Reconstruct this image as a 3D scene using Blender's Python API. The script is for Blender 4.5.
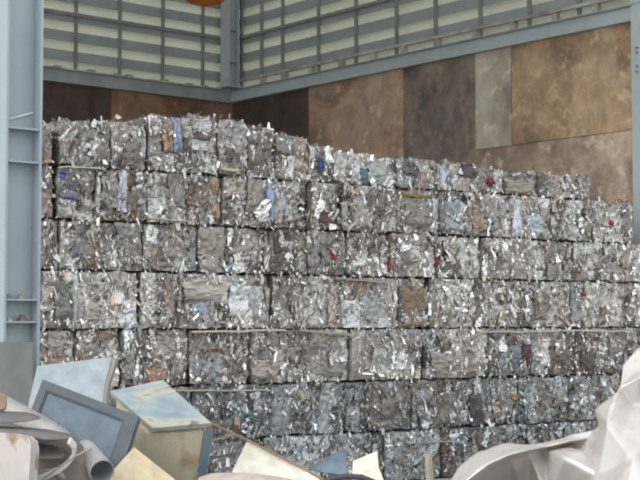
import bpy, math, random
import numpy as np
from mathutils import Vector, Matrix

random.seed(7)
SC = bpy.context.scene
for o in list(bpy.data.objects):
    bpy.data.objects.remove(o, do_unlink=True)
COL = SC.collection

# ------------------------------------------------------------------ camera
F = 1400.0                      # focal length in pixels of a 640x480 frame
CAMZ = 2.0
PITCH = math.atan(82.0 / F)
cd = bpy.data.cameras.new('camera')
cd.sensor_width = 36.0
cd.lens = F / 640.0 * 36.0
cd.clip_end = 500
cam = bpy.data.objects.new('camera', cd)
cam.location = (0, 0, CAMZ)
cam.rotation_euler = (math.pi / 2 + PITCH, 0, 0)
COL.objects.link(cam)
SC.camera = cam

# ------------------------------------------------------------------ light: bright overcast sky, weak veiled sun
w = bpy.data.worlds.new('overcast_sky')
SC.world = w
w.use_nodes = True
bg = w.node_tree.nodes['Background']
bg.inputs[0].default_value = (0.90, 0.95, 1.0, 1)
bg.inputs[1].default_value = 1.0
sd = bpy.data.lights.new('sun', 'SUN')
sd.energy = 1.3
sd.angle = math.radians(35)
sd.color = (1.0, 0.97, 0.92)
sun = bpy.data.objects.new('sun', sd)
sun.rotation_euler = (math.radians(56), 0, math.radians(-48))
COL.objects.link(sun)
vs = SC.view_settings
vs.view_transform = 'Standard'
vs.look = 'None'
vs.gamma = 1.0
vs.use_curve_mapping = False
vs.exposure = 0.5
SC.cycles.filter_width = 2.0      # soft, like the photograph's lens

# ------------------------------------------------------------------ pixel -> direction
CP, SP = math.cos(PITCH), math.sin(PITCH)


def ray(x, y):
    v = (240.0 - y) / F
    return Vector(((x - 320.0) / F, CP - SP * v, SP + CP * v))


def P(x, y, d):
    """point on the pixel's ray at distance d along world Y"""
    r = ray(x, y)
    return Vector((0, 0, CAMZ)) + r * (d / r.y)


# ------------------------------------------------------------------ helpers
def tag(o, label=None, cat=None, group=None, kind=None):
    if label:
        o['label'] = label
    if cat:
        o['category'] = cat
    if group:
        o['group'] = group
    if kind:
        o['kind'] = kind
    return o


def empty(name, loc=(0, 0, 0), rz=0):
    o = bpy.data.objects.new(name, None)
    o.location = loc
    o.rotation_euler = (0, 0, rz)
    o.empty_display_size = 0.2
    COL.objects.link(o)
    return o


class MB:
    def __init__(self):
        self.v = []
        self.f = []
        self.c = []
        self.hascol = False

    def add(self, vs_, fs_, col=None):
        n = len(self.v)
        self.v.extend([tuple(p) for p in vs_])
        for f in fs_:
            self.f.append(tuple(i + n for i in f))
            self.c.append(col if col else (0.5, 0.5, 0.5))
        if col:
            self.hascol = True
        return self

    def hexa(self, p, col=None):
        """8 points: bottom loop 0-3, top loop 4-7"""
        return self.add(p, [(3, 2, 1, 0), (4, 5, 6, 7), (0, 1, 5, 4), (1, 2, 6, 5), (2, 3, 7, 6), (3, 0, 4, 7)], col)

    def frame_box(self, o, a, b, c, col=None):
        """box from origin o with edge vectors a, b, c"""
        o, a, b, c = Vector(o), Vector(a), Vector(b), Vector(c)
        if a.cross(b).dot(c) < 0:
            a, b = b, a
        return self.hexa([o, o + a, o + a + b, o + b, o + c, o + a + c, o + a + b + c, o + b + c], col)

    def slab(self, pts, th, col=None):
        """polygon given thickness th along minus its normal (both sides closed)"""
        pts = [Vector(p) for p in pts]
        n = Vector((0, 0, 0))
        for i in range(len(pts)):
            a, b = pts[i], pts[(i + 1) % len(pts)]
            n += a.cross(b)
        n.normalize()
        k = len(pts)
        back = [p - n * th for p in pts]
        fs_ = [tuple(range(k)), tuple(range(2 * k - 1, k - 1, -1))]
        for i in range(k):
            j = (i + 1) % k
            fs_.append((i, i + k, j + k, j))
        return self.add(pts + back, fs_, col)

    def tube(self, pts, r, n=8, col=None, cap=True):
        pts = [Vector(p) for p in pts]
        rings = []
        for i, p in enumerate(pts):
            if i == 0:
                t = pts[1] - p
            elif i == len(pts) - 1:
                t = p - pts[i - 1]
            else:
                t = pts[i + 1] - pts[i - 1]
            t.normalize()
            up = Vector((0, 0, 1)) if abs(t.z) < 0.9 else Vector((1, 0, 0))
            s = t.cross(up).normalized()
            q = s.cross(t)
            rr = r[i] if isinstance(r, (list, tuple)) else r
            rings.append([p + (s * math.cos(a) + q * math.sin(a)) * rr for a in [2 * math.pi * k / n for k in range(n)]])
        vs_ = [p for ring in rings for p in ring]
        fs_ = []
        for i in range(len(rings) - 1):
            for k in range(n):
                k2 = (k + 1) % n
                fs_.append((i * n + k, i * n + k2, (i + 1) * n + k2, (i + 1) * n + k))
        if cap:
            fs_.append(tuple(range(n - 1, -1, -1)))
            fs_.append(tuple(range((len(rings) - 1) * n, len(rings) * n)))
        return self.add(vs_, fs_, col)

    def build(self, name, mat, parent=None, smooth=False, origin=None, rot=None):
        me = bpy.data.meshes.new(name)
        v = self.v
        M = None
        if origin is not None:
            M = Matrix.Translation(origin)
            if rot:
                M = M @ Matrix.Rotation(rot, 4, 'Z')
            inv = M.inverted()
            v = [tuple(inv @ Vector(p)) for p in v]
        me.from_pydata(v, [], self.f)
        if self.hascol:
            at = me.attributes.new('Col', 'FLOAT_COLOR', 'FACE')
            buf = np.ones((len(self.f), 4), dtype=np.float32)
            buf[:, :3] = np.array(self.c, dtype=np.float32)
            at.data.foreach_set('color', buf.ravel())
        if smooth:
            me.polygons.foreach_set('use_smooth', [True] * len(me.polygons))
        me.materials.append(mat)
        me.update()
        o = bpy.data.objects.new(name, me)
        COL.objects.link(o)
        if M is not None:
            o.matrix_world = M
        if parent is not None:
            o.parent = parent
        return o


# ------------------------------------------------------------------ materials
MATS = {}


def nodes_of(name):
    m = bpy.data.materials.new(name)
    m.use_nodes = True
    nt = m.node_tree
    b = nt.nodes['Principled BSDF']
    return m, nt, b


def noise_col(nt, scale, detail, stops, coord='Object', rough=0.6, stretch=(1, 1, 1), dist=0.0, seed=0.0):
    tc = nt.nodes.new('ShaderNodeTexCoord')
    mp = nt.nodes.new('ShaderNodeMapping')
    mp.inputs['Scale'].default_value = stretch
    mp.inputs['Location'].default_value = (seed, seed * 1.7, seed * 0.3)
    nz = nt.nodes.new('ShaderNodeTexNoise')
    nz.inputs['Scale'].default_value = scale
    nz.inputs['Detail'].default_value = detail
    nz.inputs['Roughness'].default_value = rough
    nz.inputs['Distortion'].default_value = dist
    cr = nt.nodes.new('ShaderNodeValToRGB')
    nt.links.new(tc.outputs[coord], mp.inputs[0])
    nt.links.new(mp.outputs[0], nz.inputs['Vector'])
    nt.links.new(nz.outputs['Fac'], cr.inputs[0])
    el = cr.color_ramp.elements
    while len(el) < len(stops):
        el.new(0.5)
    for e, (p, c) in zip(el, stops):
        e.position = p
        e.color = (*c, 1)
    return cr, nz


def bump(nt, b, nz, strength, dist=0.02):
    bp = nt.nodes.new('ShaderNodeBump')
    bp.inputs['Strength'].default_value = strength
    bp.inputs['Distance'].default_value = dist
    nt.links.new(nz.outputs['Fac'], bp.inputs['Height'])
    nt.links.new(bp.outputs[0], b.inputs['Normal'])


def mat_noise(name, stops, scale=3.0, detail=6.0, rough=0.6, metal=0.0, bmp=0.0, stretch=(1, 1, 1), dist=0.0, seed=0.0, nrough=0.6):
    m, nt, b = nodes_of(name)
    cr, nz = noise_col(nt, scale, detail, stops, stretch=stretch, dist=dist, seed=seed, rough=nrough)
    nt.links.new(cr.outputs[0], b.inputs['Base Color'])
    b.inputs['Roughness'].default_value = rough
    b.inputs['Metallic'].default_value = metal
    if bmp:
        bump(nt, b, nz, bmp)
    MATS[name] = m
    return m


def mat_attr(name, rough, metal, var=0.25, bmp=0.4, nscale=25):
    m, nt, b = nodes_of(name)
    at = nt.nodes.new('ShaderNodeAttribute')
    at.attribute_name = 'Col'
    cr, nz = noise_col(nt, nscale, 5, [(0.3, (1 - var,) * 3), (0.7, (1 + var * 0.3,) * 3)])
    mx = nt.nodes.new('ShaderNodeMix')
    mx.data_type = 'RGBA'
    mx.blend_type = 'MULTIPLY'
    mx.inputs[0].default_value = 1.0
    nt.links.new(at.outputs['Color'], mx.inputs[6])
    nt.links.new(cr.outputs[0], mx.inputs[7])
    nt.links.new(mx.outputs[2], b.inputs['Base Color'])
    b.inputs['Roughness'].default_value = rough
    b.inputs['Metallic'].default_value = metal
    if bmp:
        bump(nt, b, nz, bmp, 0.015)
    MATS[name] = m
    return m


STEEL = mat_noise('painted_blue_grey_steel', [(0.25, (0.36, 0.40, 0.405)), (0.6, (0.43, 0.475, 0.48)), (0.8, (0.42, 0.435, 0.425))], scale=1.2, rough=0.5, seed=3)
STEEL_L = mat_noise('pale_blue_steel', [(0.25, (0.33, 0.38, 0.41)), (0.6, (0.38, 0.44, 0.465)), (0.8, (0.42, 0.47, 0.48))], scale=1.6, rough=0.45, seed=5)
STEEL_SHADED = mat_noise('shaded_dusty_blue_grey_steel', [(0.3, (0.24, 0.26, 0.26)), (0.55, (0.31, 0.34, 0.34)), (0.75, (0.31, 0.30, 0.27))], scale=1.5, rough=0.65, seed=9)  # dusty, darker copy of the steel paint with shade put into its colour
FASCIA = mat_noise('louvre_grey', [(0.3, (0.29, 0.315, 0.305)), (0.7, (0.36, 0.38, 0.365))], scale=1.5, rough=0.6, seed=7)
MULL = mat_noise('mullion_paint', [(0.3, (0.20, 0.19, 0.17)), (0.7, (0.28, 0.28, 0.26))], scale=4, rough=0.6)
RAIL = mat_noise('rail_galvanised_rusty', [(0.35, (0.24, 0.19, 0.16)), (0.6, (0.50, 0.48, 0.46))], scale=1.5, rough=0.55, seed=4)
FLOORM = mat_noise('yard_concrete', [(0.3, (0.22, 0.21, 0.19)), (0.7, (0.36, 0.35, 0.32))], scale=1.5, rough=0.85, bmp=0.3)
ROOFM = mat_noise('roof_sheet', [(0.3, (0.30, 0.31, 0.30)), (0.7, (0.40, 0.41, 0.40))], scale=0.8, rough=0.6)
ORANGE = mat_noise('orange_paint', [(0.3, (0.50, 0.13, 0.02)), (0.7, (0.62, 0.20, 0.04))], scale=4, rough=0.45)
WIRE = mat_noise('wire_rope', [(0.3, (0.10, 0.10, 0.10)), (0.7, (0.18, 0.17, 0.16))], scale=30, rough=0.5, metal=0.6)

# louvre blades: cream coated sheet that lets a little daylight through
m, nt, b = nodes_of('louvre_cream')
cr, nz = noise_col(nt, 1.5, 4, [(0.3, (0.78, 0.78, 0.70)), (0.7, (0.86, 0.855, 0.775))])
nt.links.new(cr.outputs[0], b.inputs['Base Color'])
b.inputs['Roughness'].default_value = 0.55
tr = nt.nodes.new('ShaderNodeBsdfTranslucent')
nt.links.new(cr.outputs[0], tr.inputs['Color'])
mxs = nt.nodes.new('ShaderNodeMixShader')
mxs.inputs[0].default_value = 0.40
outn = nt.nodes['Material Output']
nt.links.new(b.outputs[0], mxs.inputs[1])
nt.links.new(tr.outputs[0], mxs.inputs[2])
nt.links.new(mxs.outputs[0], outn.inputs['Surface'])
LOUVRE = m

# scrap
SCRAP = mat_attr('crushed_scrap', 0.45, 0.50, var=0.45, bmp=0.5, nscale=22)
SHARD = mat_attr('scrap_shards', 0.27, 0.74, var=0.25, bmp=0.2, nscale=30)
SHEETM = mat_attr('pressed_sheet', 0.36, 0.45, var=0.22, bmp=0.35, nscale=14)
PAINTM = mat_attr('painted_scrap', 0.55, 0.0, var=0.25, bmp=0.12, nscale=9)


def rust(name, stops, seed, stain=(0.40, 0.22, 0.10), stain_amt=0.5):
    """three layers: cloudy base, broad stains, small ragged spots and runs"""
    m, nt, b = nodes_of(name)
    cr, nz = noise_col(nt, 2.2, 10, [(0.34, stops[0][1]), (0.62, stops[1][1])], stretch=(1, 1, 0.8), seed=seed, rough=0.72, dist=0.3)
    prev = cr.outputs[0]

    def layer(prev, scale, lo, hi, colr, amt, sd, stretch=(1, 1, 1)):
        c2, n2 = noise_col(nt, scale, 8, [(lo, (0, 0, 0)), (hi, (1, 1, 1))], seed=sd, rough=0.65, stretch=stretch, dist=0.3)
        mul = nt.nodes.new('ShaderNodeMath')
        mul.operation = 'MULTIPLY'
        mul.inputs[1].default_value = amt
        nt.links.new(c2.outputs[0], mul.inputs[0])
        mx = nt.nodes.new('ShaderNodeMix')
        mx.data_type = 'RGBA'
        nt.links.new(mul.outputs[0], mx.inputs[0])
        nt.links.new(prev, mx.inputs[6])
        mx.inputs[7].default_value = (*colr, 1)
        return mx.outputs[2]
    lo_, hi_ = stops[0][1], stops[1][1]
    prev = layer(prev, 0.8, 0.47, 0.62, stain, stain_amt, seed + 11)
    prev = layer(prev, 1.0, 0.50, 0.66, tuple(c * 0.55 for c in lo_), 0.75, seed + 23)
    prev = layer(prev, 3.5, 0.56, 0.66, tuple(min(1, c * 1.45) for c in hi_), 0.55, seed + 31)
    prev = layer(prev, 3.0, 0.58, 0.70, tuple(c * 0.6 for c in lo_), 0.6, seed + 41, (1, 1, 0.25))
    nt.links.new(prev, b.inputs['Base Color'])
    b.inputs['Roughness'].default_value = 0.8
    b.inputs['Metallic'].default_value = 0.1
    bump(nt, b, nz, 0.3, 0.02)
    return m


R_DARK = rust('rust_dark', [(0.3, (0.055, 0.036, 0.032)), (0.7, (0.095, 0.062, 0.052))], 2, (0.12, 0.07, 0.05), 0.4)
R_RED = rust('rust_red', [(0.3, (0.17, 0.09, 0.06)), (0.7, (0.30, 0.18, 0.12))], 5, (0.38, 0.20, 0.10), 0.5)
R_BROWN = rust('rust_brown', [(0.3, (0.31, 0.205, 0.15)), (0.7, (0.52, 0.38, 0.28))], 8, (0.56, 0.32, 0.18), 0.5)
R_GREY = rust('rust_grey', [(0.3, (0.13, 0.105, 0.09)), (0.7, (0.28, 0.22, 0.175))], 14, (0.46, 0.36, 0.25), 0.45)
R_PALE = rust('rust_pale', [(0.3, (0.44, 0.36, 0.30)), (0.7, (0.64, 0.56, 0.48))], 17, (0.30, 0.20, 0.14), 0.4)
R_ORANGE = rust('rust_orange', [(0.3, (0.33, 0.21, 0.13)), (0.7, (0.60, 0.43, 0.28))], 21, (0.64, 0.33, 0.11), 0.7)
R_LOW = rust('rust_low', [(0.3, (0.30, 0.21, 0.165)), (0.7, (0.62, 0.48, 0.36))], 26, (0.26, 0.17, 0.14), 0.6)

# ------------------------------------------------------------------ building frame of reference
Dc = 28.8
CORNER = P(232, 322, Dc)
CORNER.z = 0
ANG = math.radians(39.8)
RV = Vector((math.sin(ANG), -math.cos(ANG), 0))       # along the right wall, towards the open front
BV = Vector((math.cos(ANG), math.sin(ANG), 0))        # along the back wall, towards the corner
ZV = Vector((0, 0, 1))


def W(b_, r_, z):
    return CORNER + BV * b_ + RV * r_ + ZV * z


def hit(x, y, o, n):
    d = ray(x, y)
    c = Vector((0, 0, CAMZ))
    t = (o - c).dot(n) / d.dot(n)
    return c + d * t


def on_right(x, y, off=0.0):
    p = hit(x, y, CORNER + BV * off, BV)
    q = p - CORNER
    return q.dot(RV), p.z


def on_back(x, y, off=0.0):
    p = hit(x, y, CORNER + RV * off, RV)
    q = p - CORNER
    return q.dot(BV), p.z


FRONT_R = 10.7          # the open front
ROOF_Z = 10.4
B_END = -16.0

# ground
mb = MB()
mb.add([(-60, -25, 0), (60, -25, 0), (60, 75, 0), (-60, 75, 0)], [(0, 1, 2, 3)])
tag(mb.build('floor', FLOORM), kind='structure')

# roof: ribbed sheets, every fourth one translucent, added to brighten the interior
LIGHT_SHEET = bpy.data.materials.new('added_translucent_sheet')
LIGHT_SHEET.use_nodes = True
_nt = LIGHT_SHEET.node_tree
_t = _nt.nodes.new('ShaderNodeBsdfTranslucent')
_t.inputs['Color'].default_value = (0.80, 0.82, 0.78, 1)
_nt.links.new(_t.outputs[0], _nt.nodes['Material Output'].inputs['Surface'])
roof = tag(empty('ceiling', W(B_END, 0, ROOF_Z)), kind='structure')
for i in range(28):
    wd_ = (0.6 - B_END) / 28
    b0 = B_END - 0.2 + i * wd_
    mb = MB()
    mb.frame_box(W(b0, -0.6, ROOF_Z) - roof.location, BV * wd_, RV * (FRONT_R + 1.4), ZV * (0.05 if i % 2 else 0.08))
    mb.build('added_light_sheet' if i % 4 == 2 else 'roof_sheet', LIGHT_SHEET if i % 4 == 2 else ROOFM, roof)


# walls: an Empty each; plates, blades, mullions are parts
wall_right = tag(empty('wall_right', W(0, 0, 0)), kind='structure')
wall_back = tag(empty('wall_back', W(0, 0, 0)), kind='structure')


def wbox(name, mat, parent, wall, s0, s1, z0, z1, d0, d1):
    """box on a wall: s along the wall, d depth inwards from the wall plane"""
    mb = MB()
    if wall == 'R':
        mb.frame_box(W(-d0, s0, z0), RV * (s1 - s0), BV * (-(d1 - d0)), ZV * (z1 - z0))
        c = W(-d0, s0, z0)
    else:
        mb.frame_box(W(s0, d0, z0), BV * (s1 - s0), RV * (d1 - d0), ZV * (z1 - z0))
        c = W(s0, d0, z0)
    o = mb.build(name, mat, None)
    if parent is not None:
        o.parent = parent
        o.matrix_parent_inverse = Matrix.Translation(-parent.location)
    return o


BEAM_LO, BEAM_HI = 6.52, 6.735
# --- rusted steel plates
rb = [on_right(x, 120)[0] for x in (232, 310, 405, 477, 513, 629)]
rend = FRONT_R + 0.2
zs1, zs2 = on_right(476, 149)[1], on_right(631, 132)[1]
zseam = (zs1 + zs2) / 2
G = 0.006
for (s0, s1, z0, z1, mt_, dd) in (
        (rb[0], rb[1], 2.2, BEAM_LO + .1, R_DARK, 0.0), (rb[1], rb[2], 2.2, BEAM_LO + .1, R_BROWN, 0.012),
        (rb[2], rb[3], 2.2, BEAM_LO + .1, R_GREY, 0.0), (rb[3], rb[4], zseam, BEAM_LO + .1, R_PALE, 0.010),
        (rb[4], rend, zseam, BEAM_LO + .1, R_ORANGE, 0.004), (rb[3], rend, 2.2, zseam, R_LOW, 0.018),
        (rb[0], rb[2], 0, 2.2, R_GREY, 0.0), (rb[2], rend, 0, 2.2, R_BROWN, 0.01)):
    wbox('steel_plate', mt_, wall_right, 'R', s0 + G, s1 - G, z0 + G, z1 - G, dd, dd + 0.03)
bb = [on_back(x, 95)[0] for x in (110, 232)]
for (s0, s1, z0, z1, mt_, dd) in ((bb[0], 0, 2.2, BEAM_LO + .1, R_RED, 0.01), (bb[0] - 3.2, bb[0], 2.2, BEAM_LO + .1, R_DARK, 0.0),
                                  (B_END, bb[0] - 3.2, 2.2, BEAM_LO + .1, R_GREY, 0.0), (B_END, bb[0], 0, 2.2, R_GREY, 0), (bb[0], 0, 0, 2.2, R_BROWN, 0)):
    wbox('steel_plate', mt_, wall_back, 'B', s0 + G, s1 - G, z0 + G, z1 - G, dd, dd + 0.03)

wbox('light_block_sheet', FASCIA, wall_right, 'R', 0, rend, 0, BEAM_HI, -0.03, -0.01)  # unseen sheets added behind the plates to block light through their gaps
wbox('light_block_sheet', FASCIA, wall_back, 'B', B_END, 0, 0, BEAM_HI, -0.03, -0.01)
# --- girder along the top of the plates (channel) and the rail on brackets above it
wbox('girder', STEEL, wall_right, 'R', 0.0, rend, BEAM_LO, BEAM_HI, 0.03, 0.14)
wbox('girder', STEEL_SHADED, wall_back, 'B', B_END, 0.0, BEAM_LO - .02, BEAM_HI, 0.03, 0.14)
wbox('girder_flange', STEEL_SHADED, wall_right, 'R', 0.0, rend, BEAM_HI, BEAM_HI + .02, 0.0, 0.20)
wbox('girder_flange', RAIL, wall_back, 'B', B_END, 0.0, BEAM_HI, BEAM_HI + .03, 0.0, 0.20)
wbox('rail', RAIL, wall_right, 'R', 0.35, rend - .1, BEAM_HI + .155, BEAM_HI + .205, 0.10, 0.18)
for x in (213, 237, 262, 284, 311, 341, 373, 403, 437, 475, 513, 555, 596):
    s = on_right(x, 70, -0.14)[0]
    if 0.4 < s < rend - .2:
        wbox('rail_bracket', RAIL, wall_right, 'R', s - .05, s + .05, BEAM_HI + .02, BEAM_HI + .16, 0.06, 0.16)
rnd = random.Random(3)
for x in (58, 92, 118, 130, 165, 190, 205):
    s = on_back(x, 75, 0.15)[0]
    wbox('rail_clip', STEEL_SHADED, wall_back, 'B', s - .07, s + .07, BEAM_HI + .03, BEAM_HI + .06 + rnd.random() * .02, 0.04, 0.17)

# --- louvre blades: top edge inside, bottom edge outside
PER = 0.375
nb = int((ROOF_Z - BEAM_HI) / PER) + 1
zb0 = on_right(302, 43.5, 0.2)[1]
zb0 -= PER * math.ceil((zb0 - BEAM_HI - 0.05) / PER)


def blade(wall, parent, s0, s1, zbot):
    mb = MB()
    th = 0.010
    H = 0.40
    prof = [(0.34, 0.0), (0.0, H)]          # (outwards, up) bottom edge -> top edge
    lip = [(0.24, 0.0), (0.24, -0.0)]
    def pt(s, out, z):
        return W(out, s, z) if wall == 'R' else W(s, -out, z)
    a, b_ = prof
    p = []
    for s in (s0, s1):
        p.append([pt(s, a[0], zbot + a[1]), pt(s, b_[0], zbot + b_[1]), pt(s, b_[0] + th, zbot + b_[1]), pt(s, a[0] + th, zbot + a[1])])
    vs_ = p[0] + p[1]
    mb.add(vs_, [(0, 1, 5, 4), (1, 2, 6, 5), (2, 3, 7, 6), (3, 0, 4, 7), (0, 3, 2, 1), (4, 5, 6, 7)])
    o = mb.build('louvre_blade', LOUVRE)
    o.parent = parent
    o.matrix_parent_inverse = Matrix.Translation(-parent.location)
    if wall == 'R':
        wbox('louvre_fascia', FASCIA, parent, 'R', s0, s1, zbot + H - 0.195, zbot + H + .004, -0.012, -0.002)
    else:
        wbox('louvre_fascia', FASCIA, parent, 'B', s0, s1, zbot + H - 0.195, zbot + H + .004, -0.012, -0.002)


for i in range(nb):
    z = zb0 + i * PER
    blade('R', wall_right, 0.05, rend, z)
    blade('B', wall_back, B_END, -0.05, z)

wbox('corner_post', FASCIA, wall_right, 'R', -0.36, 0.0, BEAM_HI, ROOF_Z - .05, -0.36, 0.02)
# --- mullions and transoms carrying the blades
rm = [on_right(x, 40)[0] for x in (243, 263, 284, 320, 357.5, 398, 437, 482, 531, 581)]
for s in rm:
    wbox('mullion', MULL, wall_right, 'R', s - .03, s + .03, BEAM_HI + .02, ROOF_Z - .05, 0.005, 0.055)
bm_ = [on_back(x, 40)[0] for x in (75, 119, 162, 202)]
stp = (bm_[3] - bm_[0]) / 3
for s in [bm_[0] - stp * k for k in range(1, 10)] + bm_:
    if s > B_END:
        wbox('mullion', MULL, wall_back, 'B', s - .03, s + .03, BEAM_HI + .02, ROOF_Z - .05, 0.005, 0.055)
zt = on_right(302, 22, -0.05)[1]
for k in range(3):
    wbox('transom', MULL, wall_right, 'R', 0.05, rend, zt + k * 1.12 - .03, zt + k * 1.12 + .025, 0.056, 0.09)
    wbox('transom', MULL, wall_back, 'B', B_END, -0.05, zt + k * 1.12 - .03, zt + k * 1.12 + .025, 0.056, 0.09)


# --- columns (H sections)
def h_column(name, b_, r_, hb, hr, ztop, mat, label, stiff=(), web_t=0.014, fl_t=0.024, zb=0.0):
    """web along b, flanges at both b ends; centre b_, r_"""
    root = empty(name, W(b_, r_, zb))
    tag(root, label, 'column')

    def part(nm, b0, b1, r0, r1, z0, z1, mt_=mat):
        mb = MB()
        mb.frame_box(W(b0, r0, z0) - root.location, BV * (b1 - b0), RV * (r1 - r0), ZV * (z1 - z0))
        return mb.build(nm, mt_, root)
    part('web', b_ - hb / 2 + fl_t, b_ + hb / 2 - fl_t, r_ - web_t / 2, r_ + web_t / 2, zb, ztop)
    part('flange', b_ - hb / 2, b_ - hb / 2 + fl_t, r_ - hr / 2, r_ + hr / 2, zb, ztop)
    part('flange', b_ + hb / 2 - fl_t, b_ + hb / 2, r_ - hr / 2, r_ + hr / 2, zb, ztop)
    for z in stiff:
        part('stiffener', b_ - hb / 2 + fl_t, b_ + hb / 2 - fl_t, r_ + web_t / 2, r_ + hr / 2 - .01, z - .008, z + .008)
    part('base_plate', b_ - hb / 2 - .06, b_ + hb / 2 + .06, r_ - hr / 2 - .06, r_ + hr / 2 + .06, zb, zb + 0.03)
    return root


# near column: its right flange front edge at x=43, left flange front edge at x=7
near_d = 13.2
e1 = P(40, 322, near_d)
q = e1 - CORNER
HB, HR = 0.375, 0.30
nb_, nr_ = q.dot(BV) - HB / 2, q.dot(RV) - HR / 2
st_z = [P(20, yy, near_d).z for yy in (130, 163, 300, 322)]
near_col = h_column('steel_column', nb_, nr_, HB, HR, ROOF_Z - .02, STEEL_L, 'tall pale blue steel H-column with stiffener plates standing beside the bale pile', st_z)
# debris resting on the two lower stiffeners
for (px, py, sz, cc) in ((11, 297, .05, (0.20, 0.17, 0.15)), (24, 297, .045, (0.30, 0.27, 0.25)), (13, 319, .035, (0.45, 0.42, 0.38)), (26, 318, .055, (0.16, 0.13, 0.11))):
    zsup = st_z[2] if py < 310 else st_z[3]
    bc = nb_ + (px - 22) / 96.0
    c = W(bc, nr_ + 0.075, zsup + 0.008)
    mb = MB()
    rr = random.Random(px)
    ring = [c + BV * (math.cos(a) * sz * (0.8 + .4 * rr.random())) + RV * (math.sin(a) * sz * .9) for a in [k * math.pi / 4 for k in range(8)]]
    top = [p * 0.45 + c * 0.55 + ZV * (sz * (0.7 + .5 * rr.random())) for p in ring]
    mb.add(ring + top, [tuple(range(7, -1, -1)), tuple(range(8, 16))] + [(k, (k + 1) % 8, 8 + (k + 1) % 8, 8 + k) for k in range(8)], cc)
    o = mb.build('scrap_lump', PAINTM, origin=c)
    tag(o, 'small %s scrap lump on the %s stiffener plate of the pale blue column' % ({11: 'dark pointed', 24: 'grey flat', 13: 'light', 26: 'dark rounded'}[px], 'upper' if py < 310 else 'lower'), 'scrap')
# pale stick leaning on the column web above the upper stiffener
mb = MB()
_o = W(nb_, nr_ + .02, 0)
mb.tube([hit(9, 119, _o, RV), hit(33, 113, _o, RV)], .011, 6, (0.80, 0.79, 0.74))
# (kept as a strip of tape stuck on the web)
tp = mb.build('tape_strip', PAINTM)
tp.parent = near_col
tp.matrix_parent_inverse = Matrix.Translation(-near_col.location)
tp['label'] = 'pale strip of tape'
# guard plate around the column foot
mb = MB()
gp = [P(-14, 342, near_d - .36), P(33, 342, near_d - .36)]
zt_ = gp[0].z
g0, g1 = Vector((gp[0].x, gp[0].y, 0)), Vector((gp[1].x, gp[1].y, 0))
mb.frame_box(g0, g1 - g0, Vector((0, 0.03, 0)), ZV * zt_)
gm = mat_noise('weathered_guard', [(0.35, (0.15, 0.17, 0.16)), (0.55, (0.20, 0.21, 0.20)), (0.68, (0.17, 0.13, 0.115))], scale=2.5, rough=0.8)
tag(mb.build('guard_plate', gm, origin=g0), 'weathered grey green plate standing against the foot of the pale blue column', 'plate')

# far right column at the open end of the right wall
r0_, _ = on_right(628.5, 150, -0.10)
far_col = h_column('steel_column', -0.02, r0_ + 0.30, 0.36, 0.30, ROOF_Z - .02, STEEL, 'blue grey steel column with bolts at the open end of the rusty plate wall')
for yy in (47.5, 52.5, 66, 71.5):
    mb = MB()
    c = hit(637.3, yy, W(-0.205, 0, 0), BV)
    mb.tube([c, c - BV * .03], .017, 6)
    bo = mb.build('bolt', MULL)
    bo.parent = far_col
    bo.matrix_parent_inverse = Matrix.Translation(-far_col.location)
# corner column
cc_ = h_column('steel_column', -0.30, 0.30, 0.26, 0.30, ROOF_Z - .02, STEEL, 'grey steel column standing on the girders in the corner where the two walls meet', [7.3, 7.95], zb=BEAM_HI + .03)

# ------------------------------------------------------------------ orange lifting block under the roof
lc = P(205, 6.0, 24.0)
lift = tag(empty('lifting_block', lc), 'orange lifting block hanging on wire ropes near the roof', 'lifting block')
mb = MB()
n = 24
prof = [(0.0, 0.0), (0.12, 0.012), (0.30, 0.075), (0.335, 0.10), (0.335, 0.30), (0.20, 0.38), (0.0, 0.38)]
for (r0, z0), (r1, z1) in zip(prof[:-1], prof[1:]):
    for k in range(n):
        a0, a1 = 2 * math.pi * k / n, 2 * math.pi * (k + 1) / n
        q4 = [(r0 * math.cos(a0), r0 * math.sin(a0), z0), (r0 * math.cos(a1), r0 * math.sin(a1), z0), (r1 * math.cos(a1), r1 * math.sin(a1), z1), (r1 * math.cos(a0), r1 * math.sin(a0), z1)]
        if r0 == 0:
            q4 = q4[1:]
        elif r1 == 0:
            q4 = q4[:3]
        mb.add(q4, [tuple(range(len(q4) - 1, -1, -1))])
mb.build('housing', ORANGE, lift)
for a in (0.5, 2.6, 4.7):
    mb = MB()
    mb.tube([(0.16 * math.cos(a), 0.16 * math.sin(a), 0.37), (0.03 * math.cos(a), 0.03 * math.sin(a), ROOF_Z - lc.z)], .012, 6)
    mb.build('wire_rope', WIRE, lift)

# ------------------------------------------------------------------ the pile of bales
PA = math.radians(57)
UU = Vector((math.sin(PA), math.cos(PA), 0))       # along the face of the pile
NN = Vector((UU.y, -UU.x, 0))                      # out of the face, towards the yard
P0 = P(100, 322, 15.5)
P0.z = 0
RZ = math.atan2(UU.y, UU.x)
ROWS = [(3.71, 4.26), (3.12, 3.71), (2.565, 3.12), (1.92, 2.565), (1.27, 1.92), (0.64, 1.27), (0.0, 0.64)]


def pile_t(x, y=322):
    p = hit(x, y, P0, NN)
    return (p - P0).dot(UU), p.z


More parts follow.
